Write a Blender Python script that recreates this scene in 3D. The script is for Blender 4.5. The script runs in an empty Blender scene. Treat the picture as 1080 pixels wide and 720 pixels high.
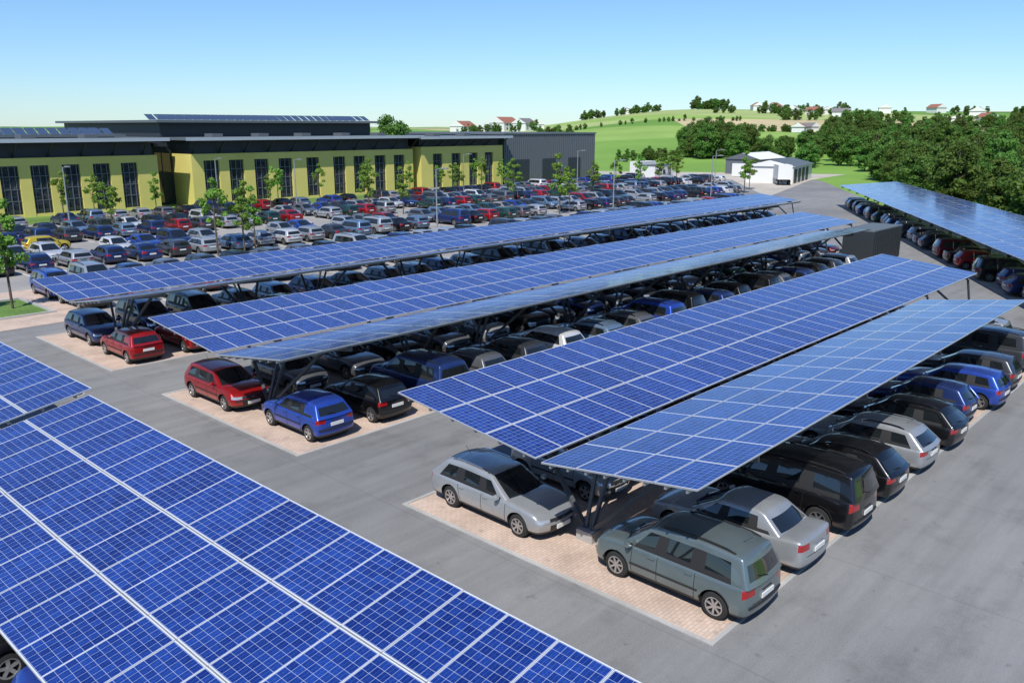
import bpy, bmesh, math, random
from mathutils import Vector, Matrix
from mathutils.bvhtree import BVHTree
random.seed(7)
R=math.radians
sc=bpy.context.scene
# ------------------------------------------------------------ materials
def newmat(name):
    m=bpy.data.materials.new(name); m.use_nodes=True
    nt=m.node_tree; b=nt.nodes['Principled BSDF']
    return m,nt,b
def simple(name,col,rough=.6,metal=0,coat=0,spec=None):
    m,nt,b=newmat(name)
    b.inputs['Base Color'].default_value=(*col,1); b.inputs['Roughness'].default_value=rough
    b.inputs['Metallic'].default_value=metal; b.inputs['Coat Weight'].default_value=coat
    if spec is not None: b.inputs['Specular IOR Level'].default_value=spec
    return m
def N(nt,t,**kw):
    n=nt.nodes.new(t)
    for k,v in kw.items(): setattr(n,k,v)
    return n
def math_(nt,op,a,b=None,c=None):
    n=N(nt,'ShaderNodeMath',operation=op)
    for i,v in enumerate((a,b,c)):
        if v is None: continue
        if isinstance(v,(int,float)): n.inputs[i].default_value=v
        else: nt.links.new(v,n.inputs[i])
    return n.outputs[0]
def ramp(nt,fac,stops):
    n=N(nt,'ShaderNodeValToRGB')
    el=n.color_ramp.elements
    while len(el)<len(stops): el.new(.5)
    for e,(p,c) in zip(el,stops): e.position=p; e.color=(*c,1)
    nt.links.new(fac,n.inputs[0]); return n.outputs[0]
def noise(nt,scale,detail=4,rough=.55,vec=None):
    n=N(nt,'ShaderNodeTexNoise'); n.inputs['Scale'].default_value=scale
    n.inputs['Detail'].default_value=detail; n.inputs['Roughness'].default_value=rough
    if vec is None:
        g=N(nt,'ShaderNodeNewGeometry'); vec=g.outputs['Position']
    nt.links.new(vec,n.inputs['Vector']); return n.outputs[0]
def mixc(nt,fac,a,b,mode='MIX'):
    n=N(nt,'ShaderNodeMix',data_type='RGBA',blend_type=mode)
    for s,v in ((n.inputs[0],fac),(n.inputs[6],a),(n.inputs[7],b)):
        if isinstance(v,(int,float)): s.default_value=v
        elif isinstance(v,tuple): s.default_value=(*v,1)
        else: nt.links.new(v,s)
    return n.outputs[2]
def ground_mat(name,c1,c2,s1=.15,s2=14,rough=.9,fine=.25,bump=.15):
    m,nt,b=newmat(name)
    a=noise(nt,s1,5,.6); f=noise(nt,s2,3,.7)
    big=ramp(nt,a,[(.33,c1),(.68,c2)])
    fi=ramp(nt,f,[(.3,(1-fine,)*3),(.7,(1+fine*.3,)*3)])
    col=mixc(nt,1.0,big,fi,'MULTIPLY')
    nt.links.new(col,b.inputs['Base Color']); b.inputs['Roughness'].default_value=rough
    bp=N(nt,'ShaderNodeBump'); bp.inputs['Strength'].default_value=bump; bp.inputs['Distance'].default_value=.02
    nt.links.new(f,bp.inputs['Height']); nt.links.new(bp.outputs[0],b.inputs['Normal'])
    return m
M={}
def asphalt():
    m,nt,b=newmat('asphalt')
    a=noise(nt,.07,6,.62); s=noise(nt,.6,5,.65); f=noise(nt,45,2,.7)
    c=ramp(nt,a,[(.30,(.185,.186,.186)),(.5,(.235,.234,.230)),(.68,(.275,.271,.262))])
    c=mixc(nt,1,c,ramp(nt,s,[(.30,(.80,.80,.80)),(.46,(1,1,1)),(.75,(1.07,1.07,1.07))]),'MULTIPLY')
    c=mixc(nt,1,c,ramp(nt,f,[(.3,(.74,.74,.74)),(.7,(1.12,1.12,1.12))]),'MULTIPLY')
    o=noise(nt,2.6,2,.5)
    c=mixc(nt,ramp(nt,o,[(.68,(0,0,0)),(.76,(.4,.4,.4))]),c,(.09,.09,.09))
    g=N(nt,'ShaderNodeNewGeometry'); sp=N(nt,'ShaderNodeSeparateXYZ'); nt.links.new(g.outputs['Position'],sp.inputs[0])
    wob=math_(nt,'MULTIPLY',noise(nt,.2,3,.5),.25)
    fx=math_(nt,'FRACT',math_(nt,'DIVIDE',math_(nt,'ADD',sp.outputs[0],wob),5.7))
    seam=math_(nt,'LESS_THAN',math_(nt,'ABSOLUTE',math_(nt,'SUBTRACT',fx,.5)),.0045)
    c=mixc(nt,math_(nt,'MULTIPLY',seam,.25),c,(.1,.1,.1))
    # drag marks stretched along the aisles
    mp=N(nt,'ShaderNodeMapping'); nt.links.new(g.outputs['Position'],mp.inputs[0]); mp.inputs['Scale'].default_value=(.12,1.6,1)
    tr=noise(nt,1,4,.6,mp.outputs[0])
    c=mixc(nt,1,c,ramp(nt,tr,[(.38,(.88,.88,.88)),(.6,(1.03,1.03,1.03))]),'MULTIPLY')
    nt.links.new(c,b.inputs['Base Color']); b.inputs['Roughness'].default_value=.85
    bp=N(nt,'ShaderNodeBump'); bp.inputs['Strength'].default_value=.25; bp.inputs['Distance'].default_value=.01
    nt.links.new(f,bp.inputs['Height']); nt.links.new(bp.outputs[0],b.inputs['Normal'])
    return m
M['asphalt']=asphalt()
M['lot']=ground_mat('lot_surface',(.27,.26,.245),(.37,.35,.32))
def paving():
    m,nt,b=newmat('paving')
    g=N(nt,'ShaderNodeNewGeometry')
    br=N(nt,'ShaderNodeTexBrick'); nt.links.new(g.outputs['Position'],br.inputs['Vector'])
    br.inputs['Color1'].default_value=(.60,.46,.37,1); br.inputs['Color2'].default_value=(.53,.405,.325,1)
    br.inputs['Mortar'].default_value=(.40,.31,.25,1); br.inputs['Scale'].default_value=1
    br.inputs['Mortar Size'].default_value=.008; br.inputs['Brick Width'].default_value=.2; br.inputs['Row Height'].default_value=.1
    a=noise(nt,.8,5,.65)
    c=mixc(nt,1,br.outputs['Color'],ramp(nt,a,[(.3,(.76,.75,.74)),(.6,(1.03,1.03,1.03))]),'MULTIPLY')
    o=noise(nt,1.7,2,.5)
    c=mixc(nt,ramp(nt,o,[(.64,(0,0,0)),(.74,(.4,.4,.4))]),c,(.16,.13,.11))
    nt.links.new(c,b.inputs['Base Color']); b.inputs['Roughness'].default_value=.9
    return m
M['paving']=paving()
M['grass']=ground_mat('grass',(.09,.18,.03),(.16,.28,.05),.3,6,.95,.4,.5)
M['concrete']=ground_mat('concrete',(.36,.35,.33),(.47,.46,.44),.5,20,.85,.12)
M['gravel']=ground_mat('gravel',(.42,.38,.31),(.55,.5,.43),.2,9,.95,.2)
def terrain():
    m,nt,b=newmat('terrain_fields')
    g=N(nt,'ShaderNodeNewGeometry')
    mp=N(nt,'ShaderNodeMapping'); nt.links.new(g.outputs['Position'],mp.inputs[0]); mp.inputs['Rotation'].default_value=(0,0,.95); mp.inputs['Scale'].default_value=(.0115,.0042,0)
    v=N(nt,'ShaderNodeTexVoronoi'); v.inputs['Scale'].default_value=1; nt.links.new(mp.outputs[0],v.inputs['Vector'])
    sep=N(nt,'ShaderNodeSeparateColor'); nt.links.new(v.outputs['Color'],sep.inputs[0])
    r=N(nt,'ShaderNodeValToRGB'); r.color_ramp.interpolation='CONSTANT'
    stops=[(0,(.15,.29,.06)),(.18,(.26,.40,.10)),(.36,(.09,.19,.045)),(.5,(.34,.42,.16)),(.66,(.50,.43,.25)),(.8,(.19,.34,.08))]
    el=r.color_ramp.elements
    while len(el)<len(stops): el.new(.5)
    for e,(p,c) in zip(el,stops): e.position=p; e.color=(*c,1)
    nt.links.new(sep.outputs[0],r.inputs[0])
    ln=N(nt,'ShaderNodeVectorMath',operation='LENGTH'); nt.links.new(g.outputs['Position'],ln.inputs[0])
    mr=N(nt,'ShaderNodeMapRange'); mr.inputs[1].default_value=405; mr.inputs[2].default_value=407; nt.links.new(ln.outputs['Value'],mr.inputs[0])
    c=mixc(nt,mr.outputs[0],(.19,.34,.07),r.outputs[0])
    w=N(nt,'ShaderNodeTexWave'); w.inputs['Scale'].default_value=.12; w.inputs['Distortion'].default_value=2; nt.links.new(g.outputs['Position'],w.inputs['Vector'])
    c=mixc(nt,1,c,ramp(nt,w.outputs['Fac'],[(0,(.93,.93,.93)),(1,(1.04,1.04,1.04))]),'MULTIPLY')
    a=noise(nt,.02,6,.65)
    c=mixc(nt,1,c,ramp(nt,a,[(.3,(.8,.82,.8)),(.7,(1.15,1.1,1.1))]),'MULTIPLY')
    nt.links.new(c,b.inputs['Base Color']); b.inputs['Roughness'].default_value=.95; b.inputs['Specular IOR Level'].default_value=.1
    return m
M['terrain']=terrain()

def panelmat():
    m,nt,b=newmat('solar_cells')
    uv=N(nt,'ShaderNodeUVMap'); uv.uv_map='UVMap'
    s=N(nt,'ShaderNodeSeparateXYZ'); nt.links.new(uv.outputs[0],s.inputs[0])
    u,v=s.outputs[0],s.outputs[1]
    fu=math_(nt,'FRACT',u); fv=math_(nt,'FRACT',v)
    def edge(f,w):
        d=math_(nt,'ABSOLUTE',math_(nt,'SUBTRACT',f,.5))
        return math_(nt,'GREATER_THAN',d,.5-w)
    frame=math_(nt,'MAXIMUM',edge(fu,.014),edge(fv,.015))
    def cell(f,mg,n):
        return math_(nt,'MULTIPLY',math_(nt,'DIVIDE',math_(nt,'SUBTRACT',f,mg),1-2*mg),n)
    cu=cell(fu,.024,6); cv=cell(fv,.021,10)
    line=math_(nt,'MAXIMUM',edge(math_(nt,'FRACT',cu),.018),edge(math_(nt,'FRACT',cv),.018))
    bb=math_(nt,'FRACT',math_(nt,'MULTIPLY',cu,2)); bus=edge(bb,.03)
    cb=N(nt,'ShaderNodeCombineXYZ')
    nt.links.new(math_(nt,'FLOOR',math_(nt,'ADD',math_(nt,'MULTIPLY',math_(nt,'FLOOR',u),6),cu)),cb.inputs[0])
    nt.links.new(math_(nt,'FLOOR',math_(nt,'ADD',math_(nt,'MULTIPLY',math_(nt,'FLOOR',v),10),cv)),cb.inputs[1])
    wn=N(nt,'ShaderNodeTexWhiteNoise',noise_dimensions='2D'); nt.links.new(cb.outputs[0],wn.inputs['Vector'])
    cp=N(nt,'ShaderNodeCombineXYZ'); nt.links.new(math_(nt,'FLOOR',u),cp.inputs[0]); nt.links.new(math_(nt,'FLOOR',v),cp.inputs[1])
    wp=N(nt,'ShaderNodeTexWhiteNoise',noise_dimensions='2D'); nt.links.new(cp.outputs[0],wp.inputs['Vector'])
    val=math_(nt,'ADD',math_(nt,'MULTIPLY',wn.outputs[0],.6),math_(nt,'MULTIPLY',wp.outputs[0],.4))
    c=ramp(nt,val,[(.1,(.005,.020,.145)),(.9,(.014,.050,.26))])
    fl=N(nt,'ShaderNodeTexVoronoi'); fl.inputs['Scale'].default_value=38
    g=N(nt,'ShaderNodeNewGeometry'); nt.links.new(g.outputs['Position'],fl.inputs['Vector'])
    sp=N(nt,'ShaderNodeSeparateColor'); nt.links.new(fl.outputs['Color'],sp.inputs[0])
    c=mixc(nt,1,c,ramp(nt,sp.outputs[0],[(0,(.78,.78,.78)),(1,(1.22,1.22,1.22))]),'MULTIPLY')
    c=mixc(nt,math_(nt,'MULTIPLY',bus,.15),c,(.4,.5,.75))
    c=mixc(nt,math_(nt,'MULTIPLY',line,.75),c,(.5,.56,.68))
    c=mixc(nt,frame,c,(.60,.62,.65))
    nt.links.new(c,b.inputs['Base Color'])
    d=noise(nt,1.2,4,.6)
    nt.links.new(ramp(nt,d,[(.3,(.07,.07,.07)),(.8,(.2,.2,.2))]),b.inputs['Roughness'])
    b.inputs['IOR'].default_value=1.52
    return m
M['panel']=panelmat()
M['alu']=simple('aluminium',(.60,.62,.64),.4,.6)
M['steel']=simple('dark_steel',(.10,.107,.112),.5,.3)
M['galv']=simple('galvanised_steel',(.36,.38,.39),.45,.5)
M['iron']=simple('cast_iron',(.06,.055,.05),.7,.3)

def paint():
    m,nt,b=newmat('car_paint')
    o=N(nt,'ShaderNodeObjectInfo')
    dn=noise(nt,1.3,4,.6)
    c=mixc(nt,1,o.outputs['Color'],ramp(nt,dn,[(.3,(.86,.85,.83)),(.65,(1.02,1.02,1.02))]),'MULTIPLY')
    nt.links.new(c,b.inputs['Base Color'])
    b.inputs['Metallic'].default_value=.45; b.inputs['Roughness'].default_value=.3
    b.inputs['Coat Weight'].default_value=.9; b.inputs['Coat Roughness'].default_value=.03
    return m
CM=[paint(), simple('car_glass',(.010,.013,.015),.02,0,1), simple('tyre_rubber',(.018,.018,.018),.85), simple('alloy_rim',(.5,.51,.52),.3,.85),
    simple('black_trim',(.02,.02,.021),.55), simple('tail_lamp',(.30,.008,.010),.12,0,1), simple('head_lamp',(.55,.58,.61),.08,.5,1),
    simple('number_plate',(.7,.7,.67),.5), simple('chrome',(.7,.7,.7),.12,1), simple('arch_dark',(.006,.006,.006),.95)]
PAINT,GLASS,TYRE,RIM,TRIM,TAIL,HEAD,PLATE,CHROME,DARK=range(10)

# ------------------------------------------------------------ mesh builder
class MB:
    def __init__(s): s.v=[];s.f=[];s.m=[];s.uv={}
    def box(s,x0,x1,y0,y1,z0,z1,mat=0):
        n=len(s.v)
        s.v+=[(x0,y0,z0),(x1,y0,z0),(x1,y1,z0),(x0,y1,z0),(x0,y0,z1),(x1,y0,z1),(x1,y1,z1),(x0,y1,z1)]
        for q in ((3,2,1,0),(4,5,6,7),(0,1,5,4),(1,2,6,5),(2,3,7,6),(3,0,4,7)):
            s.f.append([n+i for i in q]); s.m.append(mat)
    def beam(s,p,q,w,h,mat=0):
        p=Vector(p);q=Vector(q);d=q-p;L=d.length
        if L<1e-6:return
        d/=L; up=Vector((0,0,1))
        if abs(d.z)>.98: up=Vector((1,0,0))
        sx=d.cross(up).normalized()*w/2; sz=sx.cross(d).normalized()*h/2
        n=len(s.v)
        for b in (p,q):
            for a,c in ((-1,-1),(1,-1),(1,1),(-1,1)): s.v.append(tuple(b+sx*a+sz*c))
        for qd in ((0,1,2,3),(7,6,5,4),(0,4,5,1),(1,5,6,2),(2,6,7,3),(3,7,4,0)):
            s.f.append([n+i for i in qd]); s.m.append(mat)
    def quad(s,pts,mat=0,uv=None):
        n=len(s.v); s.v+=[tuple(p) for p in pts]; s.f.append(list(range(n,n+len(pts)))); s.m.append(mat)
        if uv: s.uv[len(s.f)-1]=uv
    def cone(s,p,q,r0,r1,n=8,mat=0):
        p=Vector(p);q=Vector(q);d=(q-p).normalized()
        up=Vector((0,0,1)) if abs(d.z)<.9 else Vector((1,0,0))
        a=d.cross(up).normalized(); b=d.cross(a)
        k=len(s.v)
        for c,r in ((p,r0),(q,r1)):
            for i in range(n):
                t=2*math.pi*i/n; s.v.append(tuple(c+a*r*math.cos(t)+b*r*math.sin(t)))
        for i in range(n):
            j=(i+1)%n; s.f.append([k+i,k+j,k+n+j,k+n+i]); s.m.append(mat)
        s.f.append([k+n+i for i in range(n)]); s.m.append(mat)
    def mesh(s,name,mats):
        me=bpy.data.meshes.new(name); me.from_pydata(s.v,[],s.f)
        for m in mats: me.materials.append(m)
        me.polygons.foreach_set('material_index',s.m)
        if s.uv:
            ul=me.uv_layers.new(name='UVMap')
            for fi,uv in s.uv.items():
                for li,c in zip(me.polygons[fi].loop_indices,uv): ul.data[li].uv=c
        me.update()
        return me
def obj(name,me,parent=None,loc=(0,0,0),rz=0,scale=None):
    o=bpy.data.objects.new(name,me); sc.collection.objects.link(o)
    o.location=loc; o.rotation_euler=(0,0,rz)
    if scale: o.scale=(scale,)*3 if not isinstance(scale,tuple) else scale
    if parent: o.parent=parent
    return o

# ------------------------------------------------------------ terrain
def sm(a,b,x):
    t=max(0,min(1,(x-a)/(b-a))); return t*t*(3-2*t)
def H(x,y):
    d=math.hypot(x,y); th=math.degrees(math.atan2(y,x))
    fac=.22+.78*sm(46,31,th) if th>-60 else .5
    if th>100: fac=.22
    h=23*fac*sm(210,800,d)
    h+=2.6*math.sin(x/150+.6)*math.sin(y/115+1)*sm(260,600,d)
    h+=5*math.sin(x/420)*math.cos(y/300)*sm(700,1600,d)
    h+=16*fac*sm(1100,2600,d)
    return h
rad=[0,50,100,150,190,210,230,250,275,300,330,360,400,440,480,520,560,600,650,700,750,800,850,900,1000,1100,1300,1500,1800,2200,3000,4200,6000]
NA=240
v=[(0,0,0)];f=[]
for r in rad[1:]:
    for i in range(NA):
        t=2*math.pi*i/NA; x,y=r*math.cos(t),r*math.sin(t); v.append((x,y,H(x,y)))
for i in range(NA): f.append([0,1+i,1+(i+1)%NA])
for k in range(len(rad)-2):
    for i in range(NA):
        a=1+k*NA+i;b=1+k*NA+(i+1)%NA; f.append([a,a+NA,b+NA,b])
me=bpy.data.meshes.new('terrain'); me.from_pydata(v,[],f); me.materials.append(M['terrain'])
for p in me.polygons:p.use_smooth=True
obj('terrain',me)
def sheet(name,poly,z,mat):
    me=bpy.data.meshes.new(name); me.from_pydata([(x,y,z) for x,y in poly],[],[list(range(len(poly)))]); me.materials.append(mat); return obj(name,me)
sheet('asphalt_road',[(-60,-80),(-10,-80),(-10,-38),(58,5),(122,43.6),(172,74),(172,108),(-60,108)],.004,M['asphalt'])
sheet('parking_lot_surface',[(17,50),(100,50),(128,68),(160,88),(160,104),(17,104)],.008,M['lot'])
sheet('gravel_yard',[(125,62),(172,76),(205,80),(205,130),(161,130),(161,88)],.012,M['gravel'])
sheet('lawn',[(-20,104.2),(118,104.2),(118,112.4),(-20,112.4)],.012,M['grass'])
P=[('A',14.5,51.5,7.75,17.65),('B',14.5,77,23.25,32.9),('C',14.5,92,38.0,47.2)]
for n,x0,x1,y0,y1 in P:
    sheet('parking_pavement',[(x0,y0),(x1-9.5,y0),(x1,y1),(x0,y1)],.008,M['paving'])
    mb=MB()
    mb.box(x0-.12,x0,y0-.12,y1+.12,0,.03); mb.box(x0,x1-9.5,y0-.12,y0,0,.03); mb.box(x0,x1,y1,y1+.12,0,.03)
    obj('pavement_edging',mb.mesh('pavement_edging',[M['concrete']]))
sheet('pavement',[(2,50),(19,50),(19,62),(2,62)],.016,M['paving'])
sheet('grass_island',[(11.2,53.2),(17.2,53.2),(17.2,58.8),(11.2,58.8)],.02,M['grass'])
mb=MB(); mb.box(11,17.4,53,53.2,0,.12);mb.box(11,17.4,58.8,59,0,.12);mb.box(11,11.2,53.2,58.8,0,.12);mb.box(17.2,17.4,53.2,58.8,0,.12)
obj('kerb',mb.mesh('kerb',[M['concrete']]))
for x,y in ((11.6,20.4),(22,3.2),(33,20.6),(12,35.6),(27,2.2)):
    mb=MB(); mb.cone((0,0,0),(0,0,.012),.34,.33,24,0); mb.cone((0,0,.012),(0,0,.016),.27,.27,24,1)
    obj('manhole_cover',mb.mesh('manhole_cover',[M['concrete'],M['iron']]),None,(x,y,0))
ux,uy=.856,.517
def EF(s,q): return (58+ux*s-uy*q, 12+uy*s+ux*q)
sheet('parking_pavement',[EF(-30,-.3),EF(70,-.3),EF(70,-7.6),EF(-30,-7.6)],.012,M['paving'])
M['white']=simple('white_marking',(.7,.7,.68),.7)
mb=MB()
for yc in (56.5,72.5,88.5):
    for k in range(48):
        x=18+k*2.7
        mb.quad([(x,yc-5,.012),(x+.1,yc-5,.012),(x+.1,yc+5,.012),(x,yc+5,.012)])
obj('parking_bay_markings',mb.mesh('bay_lines',[M['white']]))

# ------------------------------------------------------------ solar carports
def wing(mb,a0,a1,b0,z0,b1,z1,rows,land=False):
    pitch=1.66 if land else 1.0
    n=max(1,round((a1-a0)/pitch)); da=(a1-a0)/n
    rnd=random.randint(0,500)
    for i in range(n):
        for j in range(rows):
            g=.005; gb=.012
            aa,ab=a0+i*da+g,a0+(i+1)*da-g
            t0,t1=j/rows+gb/4.8,(j+1)/rows-gb/4.8
            dz=random.uniform(-.004,.004)
            P0=(aa,b0+(b1-b0)*t0,z0+(z1-z0)*t0+dz);P1=(ab,P0[1],P0[2]+random.uniform(-.005,.005));P2=(ab,b0+(b1-b0)*t1,z0+(z1-z0)*t1+dz);P3=(aa,P2[1],P2[2])
            q=[P0,P1,P2,P3]
            if b1<b0: q=[P3,P2,P1,P0]
            iu,iv=i+rnd,j+rnd
            uvn=[(0.001,0.001),(.999,.001),(.999,.999),(.001,.999)] if not land else [(0.001,0.001),(.001,.999),(.999,.999),(.999,.001)]
            uv=[(iu+a,iv+b) for a,b in uvn]
            mb.quad(q,0,uv)
            lo=[(p[0],p[1],p[2]-.04) for p in q]
            mb.quad(lo[::-1],1)
            for k in range(4):
                l=(k+1)%4; mb.quad([q[k],lo[k],lo[l],q[l]],1)
def carport(loc,rz,wings,vb,base_b=None,first=2.9):
    e=bpy.data.objects.new('solar_carport',None); sc.collection.objects.link(e); e.location=loc; e.rotation_euler=(0,0,rz)
    mb=MB(); fr=MB(); hb=base_b if base_b is not None else vb
    A0=min(w_[0] for w_ in wings)+first; A1=max(w_[1] for w_ in wings)-.9
    nb=int((A1-A0)/5.45)
    bays=[A0+(A1-A0)*i/nb for i in range(nb+1)]
    for (a0,a1,b0,z0,b1,z1,rows,land) in wings:
        wing(mb,a0,a1,b0,z0,b1,z1,rows,land)
        for j in range(rows*2):
            t=(j+.5)/(rows*2)
            bb=b0+(b1-b0)*t; zz=z0+(z1-z0)*t-.09
            fr.beam((a0+.03,bb,zz),(a1-.03,bb,zz),.05,.09,1)
        near0=abs(b0-vb)<abs(b1-vb)
        for i,a in enumerate(bays):
            if a>a1-.1 or a<a0: continue
            fr.beam((a,b0+(b1-b0)*.04,z0-.22+(z1-z0)*.04),(a,b1-(b1-b0)*.03,z1-.22),.11,.16,0)
            tb=.6 if near0 else .4
            bb=b0+(b1-b0)*tb; zz=z0+(z1-z0)*tb-.29
            lean=.8 if i%2 else -.8
            sgn=1 if bb>hb else -1
            fr.beam((a+lean,hb+sgn*.1,.3),(a,bb,zz),.11,.11,0)
            fr.beam((a+lean,hb+sgn*.1,.3),(a,hb+sgn*.25,(z0 if near0 else z1)-.28),.09,.09,0)
    for i,a in enumerate(bays):
        lean=.8 if i%2 else -.8
        fr.box(a+lean-.22,a+lean+.22,hb-.26,hb+.26,0,.3,2)
    obj('solar_panels',mb.mesh('solar_panels',[M['panel'],M['alu']]),e)
    obj('steel_frame',fr.mesh('steel_frame',[M['steel'],M['galv'],M['concrete']]),e)
    return e
carport((0,0,0),0,[(14.3,50.6,12.55,2.9,17.7,3.45,3,False),(14.3,41.2,12.40,2.84,8.15,3.42,4,True)],12.5)
carport((0,0,0),0,[(14.2,73.5,27.95,2.75,33.1,3.25,3,False),(14.2,65,27.8,2.7,23.5,3.3,4,True)],27.9)
carport((0,0,0),0,[(14.2,91,41.6,2.75,46.0,3.25,3,False),(14.2,84,41.45,2.7,37.8,3.3,4,True)],41.5)
carport((0,0,0),R(90),[(-6,23.55,-3.25,2.6,-8.3,3.5,3,False),(23.75,50,-3.3,2.72,-8.45,3.62,3,False)],-3.25,-4.6)
ex,ey=EF(0,0)
carport((ex,ey,0),math.atan2(uy,ux),[(-28,69,-7.3,3.45,0,2.85,5,False)],0,-3.6)

# ------------------------------------------------------------ cars
def eval_mesh(o):
    dg=bpy.context.evaluated_depsgraph_get(); dg.update()
    return bpy.data.meshes.new_from_object(o.evaluated_get(dg))
def make_car(name,L=4.2,W=1.75,Ht=1.45,belt=.92,hoodf=.7,wsb=1.2,wst=2.0,rb=.12,rt=.5,deck=None,wb=2.6,fo=.85,r=.315,B=0.05,C=None,rails=False,quarter=True,mould=True,clear=.2):
    hw=W/2; xf=L/2; xr=-L/2; xws=xf-wsb
    xs=[(xr,.9),(xr+.13,.965),(xr+.4,.995)]
    x0,x1=xr+.4,xf-.8
    for k in range(1,7): xs.append((x0+(x1-x0)*k/7,1.0))
    xs+=[(xf-.8,1.0),(xf-.45,.985),(xf-.2,.945),(xf,.86)]
    NS=len(xs)
    def ztop(x):
        if x>xws:
            t=(x-xws)/(xf-xws); return belt+.01-(belt-hoodf)*(.35*t+.65*t**2.2)
        if deck and x<xr+rb+.15:
            return deck-(.04 if x<xr+.1 else 0)
        return belt+.0
    yf=[.86,.965,1.0,1.0,.97,.88]
    verts=[];faces=[];mats=[]
    def rowz(zs,i):
        k=.33 if i>1 else (.62 if i==0 else .55)
        return [clear,clear+.10,.5,.5+(zs-.055-.5)*k,zs-(.055 if i>1 else .025),zs]
    offF=[.12,.03,0,.015,.05,.12]; offR=[.12,.03,0,.03,.045,.06]
    COL=.66
    rings=[]
    def pos(i,l,yfr):
        x,wf=xs[i]; zs=ztop(x); z=rowz(zs,i)[l]
        hwid=hw*wf*yf[l]
        if l==5: z+=.03*(1-yfr*yfr)*(1 if abs(x)<xf-.05 else .3)
        e=0
        if i==NS-1: e=-(offF[l]+.17*yfr*yfr)
        elif i==NS-2: e=-(offF[l]*.5+.07*yfr*yfr)
        elif i==0: e=offR[l]+.08*yfr*yfr
        elif i==1: e=offR[l]*.4+.02*yfr*yfr
        return (x+e,yfr*hwid,z)
    for i in range(NS):
        ring=[]
        seq=[(0,0),(0,COL)]+[(l,1) for l in range(6)]+[(5,COL),(5,0),(5,-COL)]+[(l,-1) for l in (5,4,3,2,1,0)]+[(0,-COL)]
        for l,y in seq:
            ring.append(len(verts)); verts.append(pos(i,l,y))
        rings.append(ring)
    nr=len(rings[0])
    for i in range(NS-1):
        for k in range(nr):
            k2=(k+1)%nr
            faces.append([rings[i][k],rings[i+1][k],rings[i+1][k2],rings[i][k2]])
            m=PAINT
            band={2:0,3:1,4:2,5:3,6:4,11:4,12:3,13:2,14:1,15:0}.get(k)
            if band==0: m=TRIM
            if band==3 and i==NS-2: m=HEAD
            if band==3 and i==0: m=TAIL
            if k in(0,1,16,17): m=DARK
            mats.append(m)
    def ringidx(i,l,c):
        rg=rings[i]
        if l==0: return rg[{0:2,1:1,2:0,3:17,4:16}[c]]
        if l==5: return rg[{0:7,1:8,2:9,3:10,4:11}[c]]
        if c==0: return rg[2+l]
        if c==4: return rg[16-l]
    for i,end in ((NS-1,'F'),(0,'R')):
        grid=[]
        for l in range(6):
            row=[]
            for c,y in enumerate((1,COL,0,-COL,-1)):
                if l in(0,5) or c in(0,4): row.append(ringidx(i,l,c))
                else: row.append(len(verts)); verts.append(pos(i,l,y))
            grid.append(row)
        for l in range(5):
            for c in range(4):
                faces.append([grid[l][c],grid[l][c+1],grid[l+1][c+1],grid[l+1][c]])
                m=PAINT; outer=c in(0,3)
                if l==0:m=TRIM
                if end=='F':
                    if l==1 and not outer:m=TRIM
                    if l==3: m=HEAD if outer else TRIM
                else:
                    if l==3 and outer:m=TAIL
                mats.append(m)
    me=bpy.data.meshes.new('t'); me.from_pydata(verts,[],faces)
    for m in CM: me.materials.append(m)
    me.polygons.foreach_set('material_index',mats)
    bm=bmesh.new();bm.from_mesh(me);bmesh.ops.recalc_face_normals(bm,faces=bm.faces);bm.to_mesh(me);bm.free()
    o=bpy.data.objects.new('tmpb',me); sc.collection.objects.link(o)
    s=o.modifiers.new('s','SUBSURF'); s.levels=2; s.render_levels=2
    xw=[xf-fo, xf-fo-wb]
    cut=bmesh.new()
    for x in xw:
        mt=Matrix.Translation((x,0,r+.015))@Matrix.Rotation(R(90),4,'X')
        bmesh.ops.create_cone(cut,cap_ends=True,segments=32,radius1=r+.055,radius2=r+.055,depth=W+.4,matrix=mt)
    for f in cut.faces: f.material_index=DARK
    cm=bpy.data.meshes.new('c'); cut.to_mesh(cm); cut.free()
    for m in CM: cm.materials.append(m)
    co=bpy.data.objects.new('tmpc',cm); sc.collection.objects.link(co)
    bo=o.modifiers.new('b','BOOLEAN'); bo.operation='DIFFERENCE'; bo.object=co; bo.solver='EXACT'
    body=eval_mesh(o)
    gv=[];gf=[];gm=[]
    xA,xAt=xf-wsb,xf-wst; xD,xDt=xr+rb,xr+rt
    if C is None: C=B-.92
    st=[(xA,xAt),(xA-.24,xAt-.10),(B+.05,B+.01),(B-.05,B-.08),(C+.05,C+.03),(C-.06,C-.05),(xD+.27,xDt+.17),(xD,xDt)]
    zb=belt-.045; yb=hw*.915; yr=hw*.70
    fr=[0,.10,.86,1.0]
    midx=(xAt+xDt)/2; half=(xAt-xDt)/2
    def gp(i,l,yfr=None):
        xb,xt=st[i]; f_=fr[min(l,3)]
        x=xb+(xt-xb)*f_
        tz=Ht-.065*min(1.3,abs((xt-midx)/half))**2.2
        z=zb+(tz-.05-zb)*f_
        yy=yb+(yr-yb)*(f_**1.25)
        if yfr is not None:
            if l==3: z+= .055*(1-yfr*yfr)
            y=yy*yfr
        else: y=yy
        if i==0: x+= (.20*(1-f_)+.09*f_)*(1-(y/yy)**2)-(.02)
        if i==7: x-= (.09*(1-f_)+.07*f_)*(1-(y/yy)**2)
        return (x,y,z)
    YC=[1,.9,.45,0,-.45,-.9,-1]
    GR=[]
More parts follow.
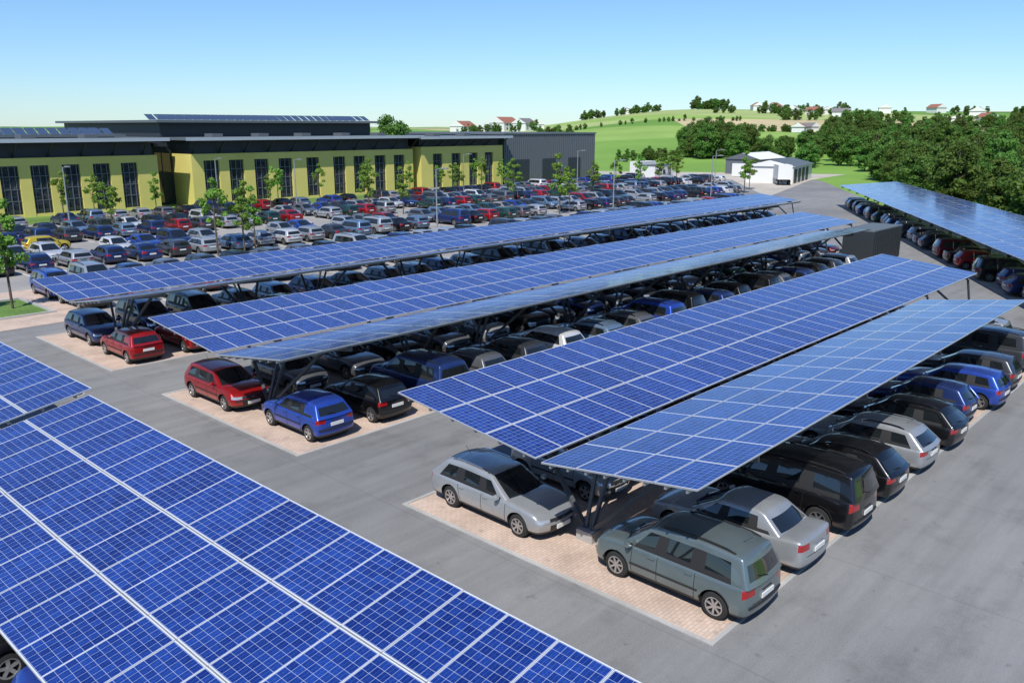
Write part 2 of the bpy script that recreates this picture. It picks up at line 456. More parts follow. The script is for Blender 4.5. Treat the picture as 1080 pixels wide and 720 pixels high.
    for i in range(8):
        ring=[]
        for l in (0,1,2,3): ring.append((l,1))
        for y in (.9,.45,0,-.45,-.9): ring.append((3,y))
        for l in (3,2,1,0): ring.append((l,-1))
        idx=[]
        for l,y in ring: idx.append(len(gv)); gv.append(gp(i,l,y))
        GR.append(idx)
    for i in range(7):
        for k in range(12):
            gf.append([GR[i][k],GR[i+1][k],GR[i+1][k+1],GR[i][k+1]])
            m=PAINT
            if k in(1,10):
                if i in(1,3) or (i==5 and quarter): m=GLASS
                elif i in(2,4): m=TRIM
            if k in (0,11): m=TRIM if 0<i<6 else PAINT
            gm.append(m)
    for i in (0,7):
        grid=[]
        for l in range(4):
            row=[]
            for c,y in enumerate(YC):
                if l==3: row.append(GR[i][3+c])
                elif c==0: row.append(GR[i][l])
                elif c==6: row.append(GR[i][12-l])
                else: row.append(len(gv)); gv.append(gp(i,l,y))
            grid.append(row)
        for l in range(3):
            for c in range(6):
                gf.append([grid[l][c],grid[l][c+1],grid[l+1][c+1],grid[l+1][c]])
                m=PAINT
                if 0<c<5:
                    if i==0: m=GLASS if l<3 else PAINT
                    else: m=GLASS if l==1 else PAINT
                gm.append(m)
    gme=bpy.data.meshes.new('g'); gme.from_pydata(gv,[],gf)
    for m in CM: gme.materials.append(m)
    gme.polygons.foreach_set('material_index',gm)
    bm=bmesh.new();bm.from_mesh(gme);bmesh.ops.recalc_face_normals(bm,faces=bm.faces)
    if sum(f.normal.z for f in bm.faces)<0: bmesh.ops.reverse_faces(bm,faces=bm.faces)
    bm.to_mesh(gme);bm.free()
    go=bpy.data.objects.new('tmpg',gme); sc.collection.objects.link(go)
    s=go.modifiers.new('s','SUBSURF'); s.levels=2
    green=eval_mesh(go)
    for q in (o,co,go): bpy.data.objects.remove(q)
    mb=MB()
    bb=bmesh.new(); bb.from_mesh(body); bvh=BVHTree.FromBMesh(bb); bb.free()
    bg=bmesh.new(); bg.from_mesh(green); bvg=BVHTree.FromBMesh(bg); bg.free()
    def hit(x,z,side,tree=None):
        h=(tree or bvh).ray_cast(Vector((x,side*3,z)),Vector((0,-side,0)))
        return None if h[0] is None or abs(h[0].y)<hw*.4 else h[0]
    def strip(p,q,w,mat,proud=.004,tree=None):
        p=Vector((p[0],0,p[1]));q=Vector((q[0],0,q[1]));d=q-p;n=max(1,int(d.length/.06)); pr=Vector((d.z,0,-d.x)).normalized()*w/2
        for side in (1,-1):
            last=None
            for k in range(n+1):
                c=p+d*k/n
                a=hit(c.x+pr.x,c.z+pr.z,side,tree);b=hit(c.x-pr.x,c.z-pr.z,side,tree)
                if a is None or b is None: last=None; continue
                a=a+Vector((0,side*proud,0));b=b+Vector((0,side*proud,0))
                if last:
                    qd=[last[0],a,b,last[1]]
                    mb.quad(qd if side>0 else qd[::-1],mat)
                last=(a,b)
    seamA=min(xA-.02,xw[0]-r-.13)
    for x in (seamA,B,C):
        xx=x
        if x==C: xx=max(C,xw[1]+r+.12)
        strip((xx,clear+.13),(x,belt-.07),.014,DARK)
    strip((seamA,clear+.125),(max(C,xw[1]+r+.12),clear+.125),.012,DARK)
    if mould: strip((xw[0]-r-.09,.56),(xw[1]+r+.09,.56),.05,TRIM,.012)
    for hx in (B+.16,C+.16):
        for side in(1,-1):
            h=hit(hx,belt-.13,side)
            if h: mb.box(hx-.09,hx+.09,min(h.y,h.y+side*.035),max(h.y,h.y+side*.035),belt-.145,belt-.115,PAINT)
    for x in xw:
        pts=[(x+(r+.065)*math.cos(R(t)),r+.015+(r+.065)*math.sin(R(t))) for t in range(8,173,12)]
        for a,b in zip(pts,pts[1:]): strip(a,b,.022,TRIM if mould else PAINT,.01)
    def xhit(z,y,s):
        h=bvh.ray_cast(Vector((s*4,y,z)),Vector((-s,0,0))); return h[0].x if h[0] is not None else None
    for s,z in ((1,clear+.2),(-1,.66)):
        x=xhit(z,0,s)
        if x is not None: mb.box(min(x,x+s*.03)-.0,max(x,x+s*.03),-.26,.26,z-.055,z+.055,PLATE)
    zg=.5+(hoodf-.055-.5)*.6
    x=xhit(zg,0,1)
    if x is not None:
        mb.box(x,x+.015,-.32,.32,zg-.006,zg+.006,CHROME); mb.box(x,x+.02,-.045,.045,zg-.03,zg+.04,CHROME)
    x=xhit(.8,0,-1)
    if x is not None: mb.box(x-.02,x,-.2,.2,.765,.785,CHROME if deck else TRIM)
    for s in (1,-1):
        for y0 in [k*.12 for k in range(-6,6)]:
            xa=xhit(.5,y0,s);xb=xhit(.5,y0+.12,s)
            if xa is None or xb is None or not mould: continue
            mb.beam((xa+s*.003,y0,.5),(xb+s*.003,y0+.12,.5),.035,.055,TRIM)
        if s<0:
            for y0 in [k*.12 for k in range(-5,5)]:
                xa=xhit(.565,y0,s);xb=xhit(.565,y0+.12,s)
                if xa and xb: mb.beam((xa,y0,.565),(xb,y0+.12,.565),.008,.012,DARK)
    for side in (1,-1):
        mx=xA-.30; my=side*(hw+.075); mz=belt+.06
        n0=len(mb.v)
        prof=[(-.06,.7),(-.03,1),(.03,.95),(.075,.55)]
        for px,sc_ in prof:
            for t in range(10):
                a=2*math.pi*t/10
                mb.v.append((mx+px,my+.11*sc_*math.copysign(abs(math.cos(a))**.7,math.cos(a)),mz+.075*sc_*math.copysign(abs(math.sin(a))**.7,math.sin(a))))
        for k in range(3):
            for t in range(10):
                t2=(t+1)%10; mb.f.append([n0+k*10+t,n0+k*10+t2,n0+(k+1)*10+t2,n0+(k+1)*10+t]); mb.m.append(PAINT)
        mb.f.append([n0+t for t in range(10)][::-1]); mb.m.append(CHROME)
        mb.f.append([n0+30+t for t in range(10)]); mb.m.append(PAINT)
        mb.beam((mx,side*(hw*.9),belt),(mx,my,mz-.03),.05,.04,TRIM)
    def zroof(x,y):
        h=bvg.ray_cast(Vector((x,y,4)),Vector((0,0,-1))); return h[0].z if h[0] is not None else None
    if rails:
        for side in (1,-1):
            pts=[]
            for k in range(9):
                x=xAt-.25+(xDt+.2-(xAt-.25))*k/8; z=zroof(x,side*yr*.9)
                if z: pts.append((x,side*yr*.9,z+(.045 if 0<k<8 else .005)))
            for a,b in zip(pts,pts[1:]): mb.beam(a,b,.035,.03,TRIM if mould else CHROME)
    z=zroof(xDt+.35,0)
    if z: mb.beam((xDt+.35,0,z-.01),(xDt+.12,0,z+.18),.008,.008,DARK)
    for y in (.35,-.25):
        h0=bvg.ray_cast(Vector((xA+.5,y,belt+.02)),Vector((-1,0,0)))
        h1=bvg.ray_cast(Vector((xf,y+.38,belt+.09)),Vector((-1,0,0)))
        if h0[0] and h1[0]: mb.beam(h0[0]+Vector((.02,0,.01)),h1[0]+Vector((.02,0,.01)),.02,.015,DARK)
    h0=bvg.ray_cast(Vector((xr-1,0,belt+.07)),Vector((1,0,0)))
    if h0[0] and not deck: mb.beam(h0[0]+Vector((-.02,0,0)),h0[0]+Vector((.01,.3,.07)),.015,.02,DARK)
    for x in xw:
        for side in (1,-1):
            yo=side*(hw-.035); w=.2
            prof=[(0,r*.62),(.012,r*.68),(-.0,r*.9),(-.03,r),(-w+.03,r),(-w,r*.88),(-w,r*.5)]
            n=28;k0=len(mb.v)
            for d,rr in prof:
                for t in range(n):
                    a=2*math.pi*t/n; mb.v.append((x+rr*math.cos(a),yo+side*d,r+rr*math.sin(a)))
            for k in range(len(prof)-1):
                for t in range(n):
                    t2=(t+1)%n; q=[k0+k*n+t,k0+k*n+t2,k0+(k+1)*n+t2,k0+(k+1)*n+t]
                    mb.f.append(q if side<0 else q[::-1]); mb.m.append(TYRE)
            k1=len(mb.v)
            for t in range(n):
                a=2*math.pi*t/n; mb.v.append((x+r*.66*math.cos(a),yo-side*.055,r+r*.66*math.sin(a)))
            mb.f.append([k1+t for t in range(n)]); mb.m.append(DARK)
            for t in range(n):
                a=2*math.pi*t/n;b=2*math.pi*(t+1)/n
                mb.beam((x+r*.63*math.cos(a),yo-side*.01,r+r*.63*math.sin(a)),(x+r*.63*math.cos(b),yo-side*.01,r+r*.63*math.sin(b)),.04,.03,RIM)
            ns=7 if rails else 5
            for s_ in range(ns):
                a=2*math.pi*s_/ns+.3
                mb.beam((x+.02*math.cos(a),yo-side*.025,r+.02*math.sin(a)),(x+r*.62*math.cos(a),yo-side*.015,r+r*.62*math.sin(a)),.03,.05 if ns==7 else .075,RIM)
            mb.cone((x,yo-side*.04,r),(x,yo+side*.0,r),.06,.045,12,RIM)
    det=mb.mesh('d',CM)
    out=bmesh.new()
    for m_ in (body,green):
        for p in m_.polygons: p.use_smooth=True
    body.set_sharp_from_angle(angle=R(42))
    out.from_mesh(body); out.from_mesh(green); out.from_mesh(det)
    fm=bpy.data.meshes.new(name); out.to_mesh(fm); out.free()
    for m in CM: fm.materials.append(m)
    return fm
CARS={
 'mpv':make_car('mpv',L=4.4,W=1.80,Ht=1.66,belt=1.0,hoodf=.80,wsb=1.0,wst=1.75,rb=.10,rt=.34,wb=2.68,fo=.88,r=.325,B=.15,C=-.85,rails=True),
 'estate':make_car('estate',L=4.55,W=1.77,Ht=1.43,belt=.89,hoodf=.69,wsb=1.32,wst=2.12,rb=.10,rt=.62,wb=2.65,fo=.92,r=.32,B=-.02,C=-.98,rails=True,mould=False),
 'hatch':make_car('hatch',L=3.85,W=1.66,Ht=1.45,belt=.93,hoodf=.72,wsb=1.0,wst=1.72,rb=.10,rt=.46,wb=2.45,fo=.75,r=.30,B=-.02,C=-.85,quarter=False),
 'sedan':make_car('sedan',L=4.6,W=1.78,Ht=1.44,belt=.93,hoodf=.71,wsb=1.35,wst=2.15,rb=.62,rt=1.22,deck=.98,wb=2.7,fo=.9,r=.32,B=.0,C=-.9,quarter=False,mould=False),
 'suv':make_car('suv',L=4.7,W=1.88,Ht=1.82,belt=1.12,hoodf=.92,wsb=1.1,wst=1.85,rb=.08,rt=.28,wb=2.8,fo=.9,r=.36,B=.15,C=-.9,rails=True,clear=.26),
 'golf':make_car('golf',L=4.15,W=1.74,Ht=1.45,belt=.93,hoodf=.71,wsb=1.15,wst=1.9,rb=.1,rt=.42,wb=2.55,fo=.85,r=.31,B=.0,C=-.92,quarter=True),
}
COLS=dict(silver=(.40,.42,.44),grey=(.15,.16,.175),black=(.010,.010,.012),dblue=(.018,.04,.15),blue=(.025,.075,.42),red=(.40,.010,.013),white=(.75,.75,.75),
 green=(.02,.08,.06),greeng=(.16,.205,.215),lblue=(.16,.25,.37),yellow=(.75,.55,.03),wine=(.16,.01,.02),beige=(.38,.35,.28),dgrey=(.055,.06,.07))
def car(kind,col,x,y,ang,z=.008):
    o=obj('parked_car',CARS[kind],None,(x,y,z),R(ang)); c=COLS[col]; k=random.uniform(.88,1.12)
    o.color=(c[0]*k,c[1]*k,c[2]*k,1); return o
kinds=['hatch']*4+['golf']*4+['estate']*3+['sedan']*3+['mpv']*2+['suv']
cl=['silver']*10+['grey']*3+['black']*5+['dblue']*5+['blue']*3+['red']*3+['white']*3+['green']+['lblue']*4+['dgrey']*4+['wine']+['beige']
def rc(x,y,ang,dark=False):
    c=random.choice(cl)
    if dark and random.random()<.5: c=random.choice(['black','dgrey','dblue','grey'])
    car(random.choice(kinds),c,x+random.uniform(-.14,.14),y+random.uniform(-.3,.3),ang+random.uniform(-1.6,1.6))
seq=[('mpv','greeng'),('sedan','silver'),('suv','black'),('estate','black'),('estate','silver'),('estate','black'),('hatch','dblue'),('golf','blue'),('golf','dgrey')]
xx=16.15
for k,(kd,c) in enumerate(seq):
    car(kd,c,xx,9.5+random.uniform(-.15,.2)*(k>0),90+random.uniform(-1.3,1.3)); xx+=2.82
for kd,c,x,y in (('suv','dgrey',42.2,10.2),('mpv','silver',45,11.5)): car(kd,c,x,y,90)
car('estate','silver',16.05,15.3,-91)
x=18.9
while x<49: rc(x,15.3,-90,True); x+=2.75
car('hatch','blue',16.2,25.3,90); car('hatch','black',18.9,25.3,90); car('golf','red',15.9,30.4,-90)
x=21.7
while x<64: rc(x,25.5,90,True); x+=2.72
x=18.8
while x<72: rc(x,30.4,-90,True); x+=2.72
car('hatch','red',16.2,39.9,90); car('golf','red',19.0,40.0,90); car('golf','dblue',16.4,44.6,-90)
x=21.8
while x<84: rc(x,39.9,90,True); x+=2.72
x=19.2
while x<90: rc(x,44.7,-90,True); x+=2.72
for k in range(9): rc(5.4,7+k*2.7,180)
for k in range(35):
    X,Y=EF(-26+k*2.72,-2.6); rc(X,Y,math.degrees(math.atan2(uy,ux))-90,True)
for y,a,xm in ((54.2,90,106),(58.9,-90,112),(70.2,90,130),(74.9,-90,136),(86.2,90,152),(90.9,-90,154),(101,90,154)):
    x=19.3
    while x<xm:
        if random.random()<.90: rc(x,y,a)
        x+=2.7
car('hatch','yellow',26.4,80.5,0)

# ------------------------------------------------------------ trees
def leafmat(name,c1,c2):
    m,nt,b=newmat(name)
    o=N(nt,'ShaderNodeObjectInfo')
    n=noise(nt,.9,3,.6)
    c=ramp(nt,n,[(.3,c1),(.7,c2)])
    hs=N(nt,'ShaderNodeHueSaturation'); nt.links.new(c,hs.inputs['Color'])
    nt.links.new(math_(nt,'ADD',.465,math_(nt,'MULTIPLY',o.outputs['Random'],.055)),hs.inputs['Hue'])
    nt.links.new(math_(nt,'ADD',.65,math_(nt,'MULTIPLY',o.outputs['Random'],.65)),hs.inputs['Value'])
    nt.links.new(hs.outputs[0],b.inputs['Base Color']); b.inputs['Roughness'].default_value=.6; b.inputs['Specular IOR Level'].default_value=.25
    tr=N(nt,'ShaderNodeBsdfTranslucent'); nt.links.new(hs.outputs[0],tr.inputs['Color'])
    ms=N(nt,'ShaderNodeMixShader'); ms.inputs[0].default_value=.35
    nt.links.new(b.outputs[0],ms.inputs[1]); nt.links.new(tr.outputs[0],ms.inputs[2])
    nt.links.new(ms.outputs[0],nt.nodes['Material Output'].inputs['Surface'])
    return m
LY=leafmat('young_foliage',(.12,.25,.035),(.22,.38,.06))
LB=leafmat('wood_foliage',(.055,.13,.022),(.14,.26,.045))
BK=ground_mat('bark',(.08,.06,.045),(.14,.11,.08),3,20)
def tree_mesh(name,h,cw,ch,cb,nclump,nleaf,ls,leaf,seed,tr=.08):
    rn=random.Random(seed); mb=MB()
    top=Vector((rn.uniform(-.15,.15),rn.uniform(-.15,.15),h*.86)); mid=Vector((rn.uniform(-.1,.1),rn.uniform(-.1,.1),h*.45))
    mb.cone((0,0,0),mid,tr,tr*.75,8); mb.cone(mid,top,tr*.75,tr*.2,8)
    cz=cb+ch/2
    for c in range(nclump):
        while True:
            p=Vector((rn.uniform(-1,1),rn.uniform(-1,1),rn.uniform(-1,1)))
            if .25<p.length<1: break
        prof=1-.35*max(0,p.z)
        ctr=Vector((p.x*cw*prof,p.y*cw*prof,cz+p.z*ch/2))
        s=rn.uniform(.26,.46)*cw
        a=mid.lerp(top,max(0,min(1,(ctr.z-mid.z-ch*.15)/(top.z-mid.z+.01))))
        mb.cone(a,ctr,tr*.3,tr*.08,5)
        for l in range(nleaf):
            d=Vector((rn.gauss(0,1),rn.gauss(0,1),rn.gauss(0,1))).normalized()*s*rn.uniform(.35,1.1)
            d.z*=.7
            q=ctr+d; n=(d.normalized()+Vector((rn.uniform(-.9,.9),rn.uniform(-.9,.9),rn.uniform(-.3,1)))).normalized()
            t=n.orthogonal().normalized(); t.rotate(Matrix.Rotation(rn.uniform(0,6.28),3,n)); b=n.cross(t)
            k=ls*rn.uniform(.6,1.3)
            mb.quad([q-t*k,q-b*k*.55,q+t*k,q+b*k*.55],1)
    return mb.mesh(name,[BK,leaf])
YT=[tree_mesh('young_tree%d'%i,6.2,.9+.22*(i%2),4.3,1.9,20,75,.13,LY,i+3) for i in range(4)]
BT=[tree_mesh('wood_tree%d'%i,9,3.0+.5*(i%3-1),8.2,.8,36,150,.235,LB,i+30,.2) for i in range(5)]
yt=[(16,56,6.6/6.2),(13,56.8,.9),(35.3,67,1.1),(37.5,66.5,1.0),(40,69,.9),(36.6,91.5,.95),(35,100,1),(66,86,1.1),(69,83,.95),(90.5,96,1),(98,98,1),(85,79,1.05),(82.3,68.6,1.2),(86,70,1),(115,84,1),(122,84,1),
    (129.6,68.5,1.1),(138,72,1),(60,99,.8),(104,80,.9),(134,88,1),(143,90,1),(150,96,1)]
yt+=[(x,106.5+random.uniform(-.8,.8),random.uniform(.75,1.0)) for x in (41,48,66,73,82,90,97,104,112)]
for i,(x,y,s) in enumerate(yt):
    obj('young_tree',YT[i%4],None,(x,y,0),i*1.3,s)
def mass(name,pts):
    e=bpy.data.objects.new(name,None); sc.collection.objects.link(e)
    for i,(x,y,s) in enumerate(pts):
        obj('tree_%d'%i,BT[random.randint(0,4)],e,(x,y,H(x,y)-.3),random.uniform(0,6.28),(s,s,s*random.uniform(.8,1.25)))
pts=[]
for k in range(330):
    s=random.uniform(-5,160); q=-random.uniform(14,70)
    if k<120: q=-random.uniform(13,21)
    X,Y=EF(s,q)
    if s>95: X,Y=EF(s,q-(s-95)*.12)
    pts.append((X,Y,random.choice((.35,.5,.65,.8,.92))*random.uniform(.9,1.1)))
mass('woodland',pts)
def pol(a0,a1,d0,d1,n,s0,s1):
    o=[]
    for _ in range(n):
        t=R(random.uniform(a0,a1)); d=random.uniform(d0,d1); o.append((d*math.cos(t),d*math.sin(t),random.uniform(s0,s1)))
    return o
mass('woodland',pol(8,24.5,225,330,140,.6,1.1)+pol(11,23.5,330,400,90,.7,1.1)+pol(19.5,23,400,440,20,.7,1.1)+pol(10,14,420,480,24,.7,1.1))
mass('copse',pol(27.0,31.8,275,335,54,.7,1.2)+pol(25.2,27.6,250,290,16,.5,.9))
mass('distant_treeline',pol(33.5,38.5,700,704,34,.5,.85)+pol(29.3,31.5,790,805,30,.7,1.2)+pol(11,17,650,665,24,.5,.9)+pol(18,26,560,564,30,.45,.8)+pol(39,41.5,420,480,14,.6,.9)+pol(22,30,640,644,26,.5,.8)+pol(14,19,500,506,18,.6,.9))
mass('hedge',pol(31.5,36,262,272,22,.3,.5)+pol(24,30,450,453,24,.3,.45)+pol(28,39,545,548,26,.25,.4))
obj('deciduous_tree',BT[1],None,(104,128,2),0,1.15)
obj('deciduous_tree',BT[2],None,(152,128,0),0,.9); obj('deciduous_tree',BT[0],None,(157,126,0),1,.8)

# ------------------------------------------------------------ buildings
YW=ground_mat('yellow_render',(.60,.52,.14),(.68,.59,.18),.2,6,.85,.06,.03)
DK=simple('dark_cladding',(.035,.042,.048),.5,.2); GL=simple('window_glass',(.02,.026,.032),.06,0,1); RF=simple('roof_sheet',(.11,.13,.14),.6)
GY=simple('grey_cladding',(.13,.145,.16),.5,.2); WH=simple('white_render',(.7,.7,.67),.8); RT=simple('roof_tiles',(.30,.12,.08),.85); RB=simple('roof_panels',(.05,.08,.14),.2)
GR_=simple('grey_roof_tiles',(.18,.17,.17),.8)
BMATS=[YW,DK,GL,RF,GY,WH,M['alu'],RB]
def hall(name,x0,x1,yf,depth,zw,zf,wins,ww,upper=None):
    e=bpy.data.objects.new(name,None); sc.collection.objects.link(e)
    w=MB(); g=MB(); rr=MB()
    edges=[x0]+[v for c in wins for v in (c-ww/2,c+ww/2)]+[x1]
    for i in range(0,len(edges),2): w.box(edges[i],edges[i+1],yf,yf+.5,0,zw,0)
    for c in wins:
        w.box(c-ww/2,c+ww/2,yf,yf+.5,6.1,zw,0); w.box(c-ww/2,c+ww/2,yf+.05,yf+.5,0,.35,0)
        g.box(c-ww/2,c+ww/2,yf+.32,yf+.4,.35,6.1,2)
        for k in (-.5,0,.5): g.box(c+k*ww*.66-.04,c+k*ww*.66+.04,yf+.2,yf+.318,.35,6.1,4)
        for z in (1.9,3.3,4.8): g.box(c-ww/2,c+ww/2,yf+.22,yf+.315,z,z+.08,4)
    w.box(x0,x0+.5,yf+.5,yf+depth,0,zw,0); w.box(x1-.5,x1,yf+.5,yf+depth,0,zw,0); w.box(x0+.5,x1-.5,yf+depth-.5,yf+depth,0,zw,0)
    rr.box(x0+.3,x1-.3,yf+.8,yf+depth-.3,zw,zf-.35,1)
    rr.box(x0-1.2,x1+1.2,yf-1.5,yf+depth+.5,zf-.35,zf,3)
    rr.box(x0-1.25,x1+1.25,yf-1.56,yf-1.503,zf-.4,zf+.04,6)
    k=x0
    while k<x1:
        rr.beam((k+.6,yf+.8,zw+.1),(k+.6,yf-1.3,zf-.4),.14,.2,1); k+=3.9
    # roof lights and vents
    k=x0+4
    while k<x1-4:
        rr.box(k,k+1.6,yf+1.2,yf+3.4,zf,zf+.5,4); k+=7.3
    if upper:
        u0,u1,y0,y1,z1=upper
        rr.box(u0,u1,y0,y1,zf,z1-.6,1)
        rr.box(u0-1,u1+1,y0-1.4,y1+1,z1-.6,z1-.25,3)
        x=u0
        while x<u1-1:
            rr.quad([(x,y0-1,z1-.2),(x+1.15,y0-1,z1-.2),(x+1.15,y0+.6,z1+.55),(x,y0+.6,z1+.55)],7)
            rr.beam((x+.1,y0+.6,z1-.25),(x+.1,y0+.6,z1+.5),.06,.06,6)
            rr.quad([(x,y0+3,z1-.2),(x+1.15,y0+3,z1-.2),(x+1.15,y0+4.6,z1+.6),(x,y0+4.6,z1+.6)],7)
            x+=1.35
    obj('walls',w.mesh('walls',BMATS),e); obj('windows',g.mesh('windows',BMATS),e); obj('roof',rr.mesh('roof',BMATS),e)
    return e
hall('exhibition_hall',3,52,113,50,7.0,9.2,[8,11.8,15.6,19.4,23.2,27,30.6,34,37.4,41,44.7,48.2],2.1,(20,50,121,150,9.9))
hall('exhibition_hall',56.5,96,112.5,52,7.0,9.2,[59.4,63.2,67.2,71.2,76,80.9,84.8,89,93],2.3,(56,93,120,155,11.8))
hall('exhibition_hall',97.4,117.5,112,45,7.3,9.0,[101.2,105.6,109.9,113.9],2.2,None)
e=bpy.data.objects.new('entrance_link',None); sc.collection.objects.link(e)
w=MB(); w.box(52.05,56.45,118,118.5,0,8,2)
for k in range(4): w.box(52.3+k*1.3,52.38+k*1.3,117.9,117.995,0,8,1)
w.box(53.3,55.2,116.5,140,8,8.5,1); obj('walls',w.mesh('walls',BMATS),e)
e=bpy.data.objects.new('warehouse',None); sc.collection.objects.link(e)
w=MB(); w.box(119,147,113,150,0,9.2,4); w.box(118.8,147.2,112.8,150.2,9.2,9.5,3)
k=119.3
while k<146.8: w.box(k,k+.25,112.9,112.998,0,9.2,4); k+=.6
for k in (122,130,138): w.box(k,k+4,112.85,112.89,0,4.5,1)
obj('walls',w.mesh('walls',BMATS),e)
def shed(name,cx,cy,L,W,h,rh,rz,wall,roof):
    mb=MB(); a,b=L/2,W/2
    mb.box(-a,a,-b,b,0,h,0)
    n=len(mb.v); mb.v+=[(-a-.3,-b-.4,h+.01),(a+.3,-b-.4,h+.01),(a+.3,b+.4,h+.01),(-a-.3,b+.4,h+.01),(-a-.3,0,h+rh),(a+.3,0,h+rh)]
    for q in ((0,1,5,4),(2,3,4,5)): mb.f.append([n+i for i in q]); mb.m.append(1)
    for q in ((0,4,3),(1,2,5)): mb.f.append([n+i for i in q]); mb.m.append(0)
    k=-a+1
    while k<a-3: mb.box(k,k+2.6,-b-.05,-b-.002,.05,min(h-.5,2.8),2); k+=4
    obj(name,mb.mesh(name,[wall,roof,DK]),None,(cx,cy,0),rz)
shed('storage_shed',166,80,20,9,3.2,1.2,.25,WH,RF)
shed('storage_shed',190,98,16,8,3.4,1.4,.1,GY,WH)
for x,y in ((150,99),(176,93),(181,88)):
    w=MB(); w.box(-4,4,-1.5,1.5,.1,3,5); w.box(-4.1,4.1,-1.6,1.6,3,3.15,3)
    for k in (-2.5,0,2.5): w.box(k-.5,k+.5,-1.53,-1.502,1.2,2.2,2)
    obj('site_cabin',w.mesh('site_cabin',BMATS),None,(x,y,0),.1)
def truck(x,y,rz,cab):
    m=MB()
    m.box(-5,1.6,-1.25,1.25,1.1,3.7,0); m.box(-5,3.9,-.5,.5,.65,1.0,2)
    n=len(m.v); pr=[(2.0,.55),(4.2,.55),(4.25,1.6),(3.85,2.9),(2.3,3.0),(2.0,2.9)]
    for s in (-1.2,1.2): m.v+=[(a,s,b) for a,b in pr]
    k=len(pr); m.f.append([n+i for i in range(k)]); m.m.append(1); m.f.append([n+k+i for i in range(k)][::-1]); m.m.append(1)
    for i in range(k):
        j=(i+1)%k; m.f.append([n+i,n+k+i,n+k+j,n+j]); m.m.append(3 if i==2 else 1)
    for wx in (3.3,-2.6,-3.8):
        for s in (-1,1): m.cone((wx,s*.85,.5),(wx,s*1.2,.5),.5,.5,16,2); m.cone((wx,s*1.2,.5),(wx,s*1.21,.5),.25,.25,12,4)
    for s in (-1,1): m.box(2.6,3.6,min(s*1.202,s*1.215),max(s*1.202,s*1.215),1.7,2.5,3)
    obj('parked_truck',m.mesh('truck',[WH,cab,CM[TRIM],CM[GLASS],CM[RIM]]),None,(x,y,.012),rz)
truck(156,75,.6,WH); truck(152,103,.1,RT)
e=bpy.data.objects.new('equipment_container',None); sc.collection.objects.link(e)
w=MB(); w.box(68,74,24.5,27,0.1,2.6,1)
for k in range(14): w.box(68.2+k*.42,68.32+k*.42,24.44,24.498,.2,2.5,1)
w.box(68,74,24.5,27,2.602,2.7,3)
obj('body',w.mesh('body',BMATS),e)
def house(x,y,s,rz,wall=WH,roof=RT):
    mb=MB(); a,b,h,rh=6*s,4.5*s,4.2*s,2.6*s
    mb.box(-a,a,-b,b,-3,h,0)
    n=len(mb.v); mb.v+=[(-a-.5,-b-.6,h-.3),(a+.5,-b-.6,h-.3),(a+.5,b+.6,h-.3),(-a-.5,b+.6,h-.3),(-a-.5,0,h+rh),(a+.5,0,h+rh)]
    for q in ((0,1,5,4),(2,3,4,5)): mb.f.append([n+i for i in q]); mb.m.append(1)
    for q in ((0,4,3),(1,2,5)): mb.f.append([n+i for i in q]); mb.m.append(0)
    for k in (-3.6,-1.2,1.2,3.6):
        for z in (.8,2.6): mb.box((k-.5)*s,(k+.5)*s,-b-.03,-b-.001,z*s,(z+1.1)*s,2)
    obj('farmhouse',mb.mesh('farmhouse',[wall,roof,GL]),None,(x,y,H(x,y)),rz)
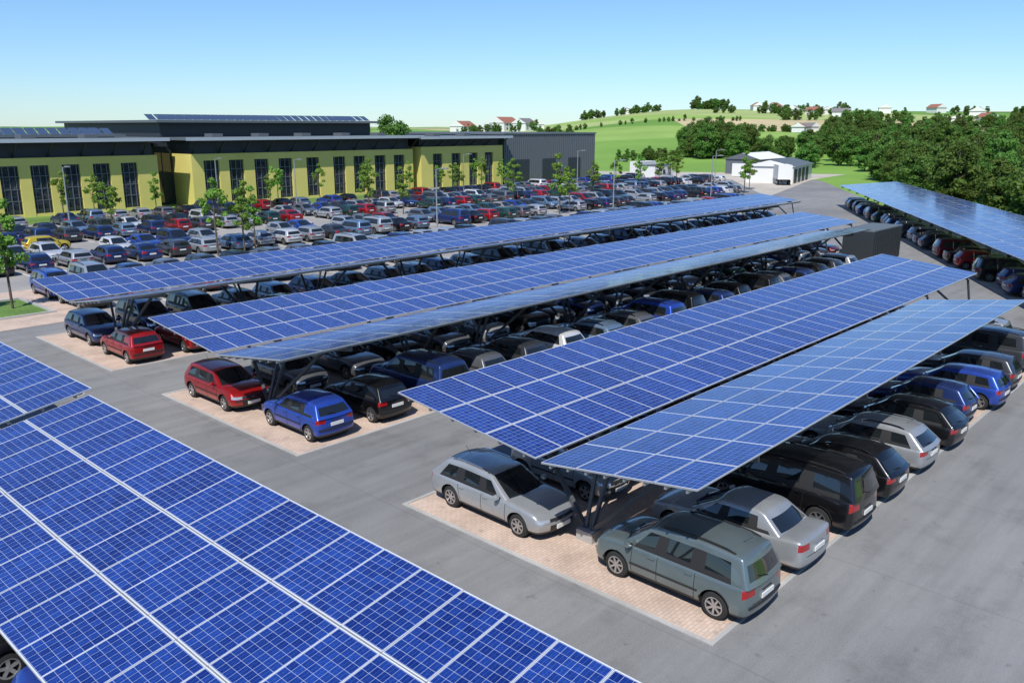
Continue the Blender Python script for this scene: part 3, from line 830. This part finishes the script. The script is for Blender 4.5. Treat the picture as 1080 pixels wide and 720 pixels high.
for i,(a,d,s,rz) in enumerate(((25.2,620,.95,.3),(24.0,630,.8,1.2),(26.4,670,1.0,.1),(22.5,610,.8,2),(20,680,.9,.4),(17.2,700,.9,1),(42.2,640,1.3,.2),(41.4,620,1.0,.9),(43.5,670,1.6,.1),(44.6,640,1.0,.3),(46.2,660,1.4,.2),(35.6,715,.8,.5),(15,620,1.0,.2),(27.4,700,.9,.7),(24.8,450,.65,.3),(24.2,458,.6,1.3),(16,540,.8,.3),(14.5,560,.8,.9),(23.2,640,.8,.5))):
    house(d*math.cos(R(a)),d*math.sin(R(a)),s,rz,WH,RT if i%3 else GR_)
mass('village_trees',pol(41,47,600,660,20,.5,.9)+pol(22,27,600,680,20,.5,.8))
def lamp(x,y,h=8):
    mb=MB(); mb.cone((0,0,0),(0,0,h),.09,.05,10); mb.beam((0,0,h),(0,-1.1,h+.1),.06,.06); mb.box(-.15,.15,-1.7,-.9,h+.06,h+.18)
    mb.box(-.2,.2,-.2,.2,0,.12)
    obj('street_lamp',mb.mesh('street_lamp',[M['galv']]),None,(x,y,0))
for x,y in ((58,64.5),(88,64.5),(34,96),(62,96),(92,96),(120,96),(112,64.5),(57,107),(140,80)): lamp(x,y,6.5)

# ------------------------------------------------------------ light, sky, camera
el,sd=52,Vector((-.88,-.47,0)).normalized()
sun=bpy.data.lights.new('sun','SUN'); sun.energy=5.0; sun.angle=R(.5); sun.color=(1,.965,.91)
so=bpy.data.objects.new('sun',sun); sc.collection.objects.link(so)
dirv=Vector((sd.x*math.cos(R(el)),sd.y*math.cos(R(el)),math.sin(R(el))))
so.rotation_euler=dirv.to_track_quat('Z','Y').to_euler()
w=bpy.data.worlds.new('World'); sc.world=w; w.use_nodes=True
nt=w.node_tree; bg=nt.nodes['Background']
sk=nt.nodes.new('ShaderNodeTexSky'); sk.sky_type='NISHITA'; sk.sun_disc=False
sk.sun_elevation=R(el); sk.sun_rotation=math.atan2(sd.x,sd.y); sk.air_density=1.0; sk.dust_density=0.1; sk.ozone_density=2.5
tint=mixc(nt,1.0,sk.outputs[0],(.70,.93,1.22),'MULTIPLY')
nt.links.new(tint,bg.inputs[0]); bg.inputs[1].default_value=.115
cam=bpy.data.cameras.new('camera'); cam.lens=29.77; cam.sensor_width=36; cam.clip_end=9000; cam.clip_start=.1
co=bpy.data.objects.new('camera',cam); sc.collection.objects.link(co)
co.location=(0,0,10.6); co.rotation_euler=(R(90-14.2),0,R(-47)); sc.camera=co
sc.view_settings.view_transform='Standard'; sc.view_settings.look='None'; sc.view_settings.exposure=0
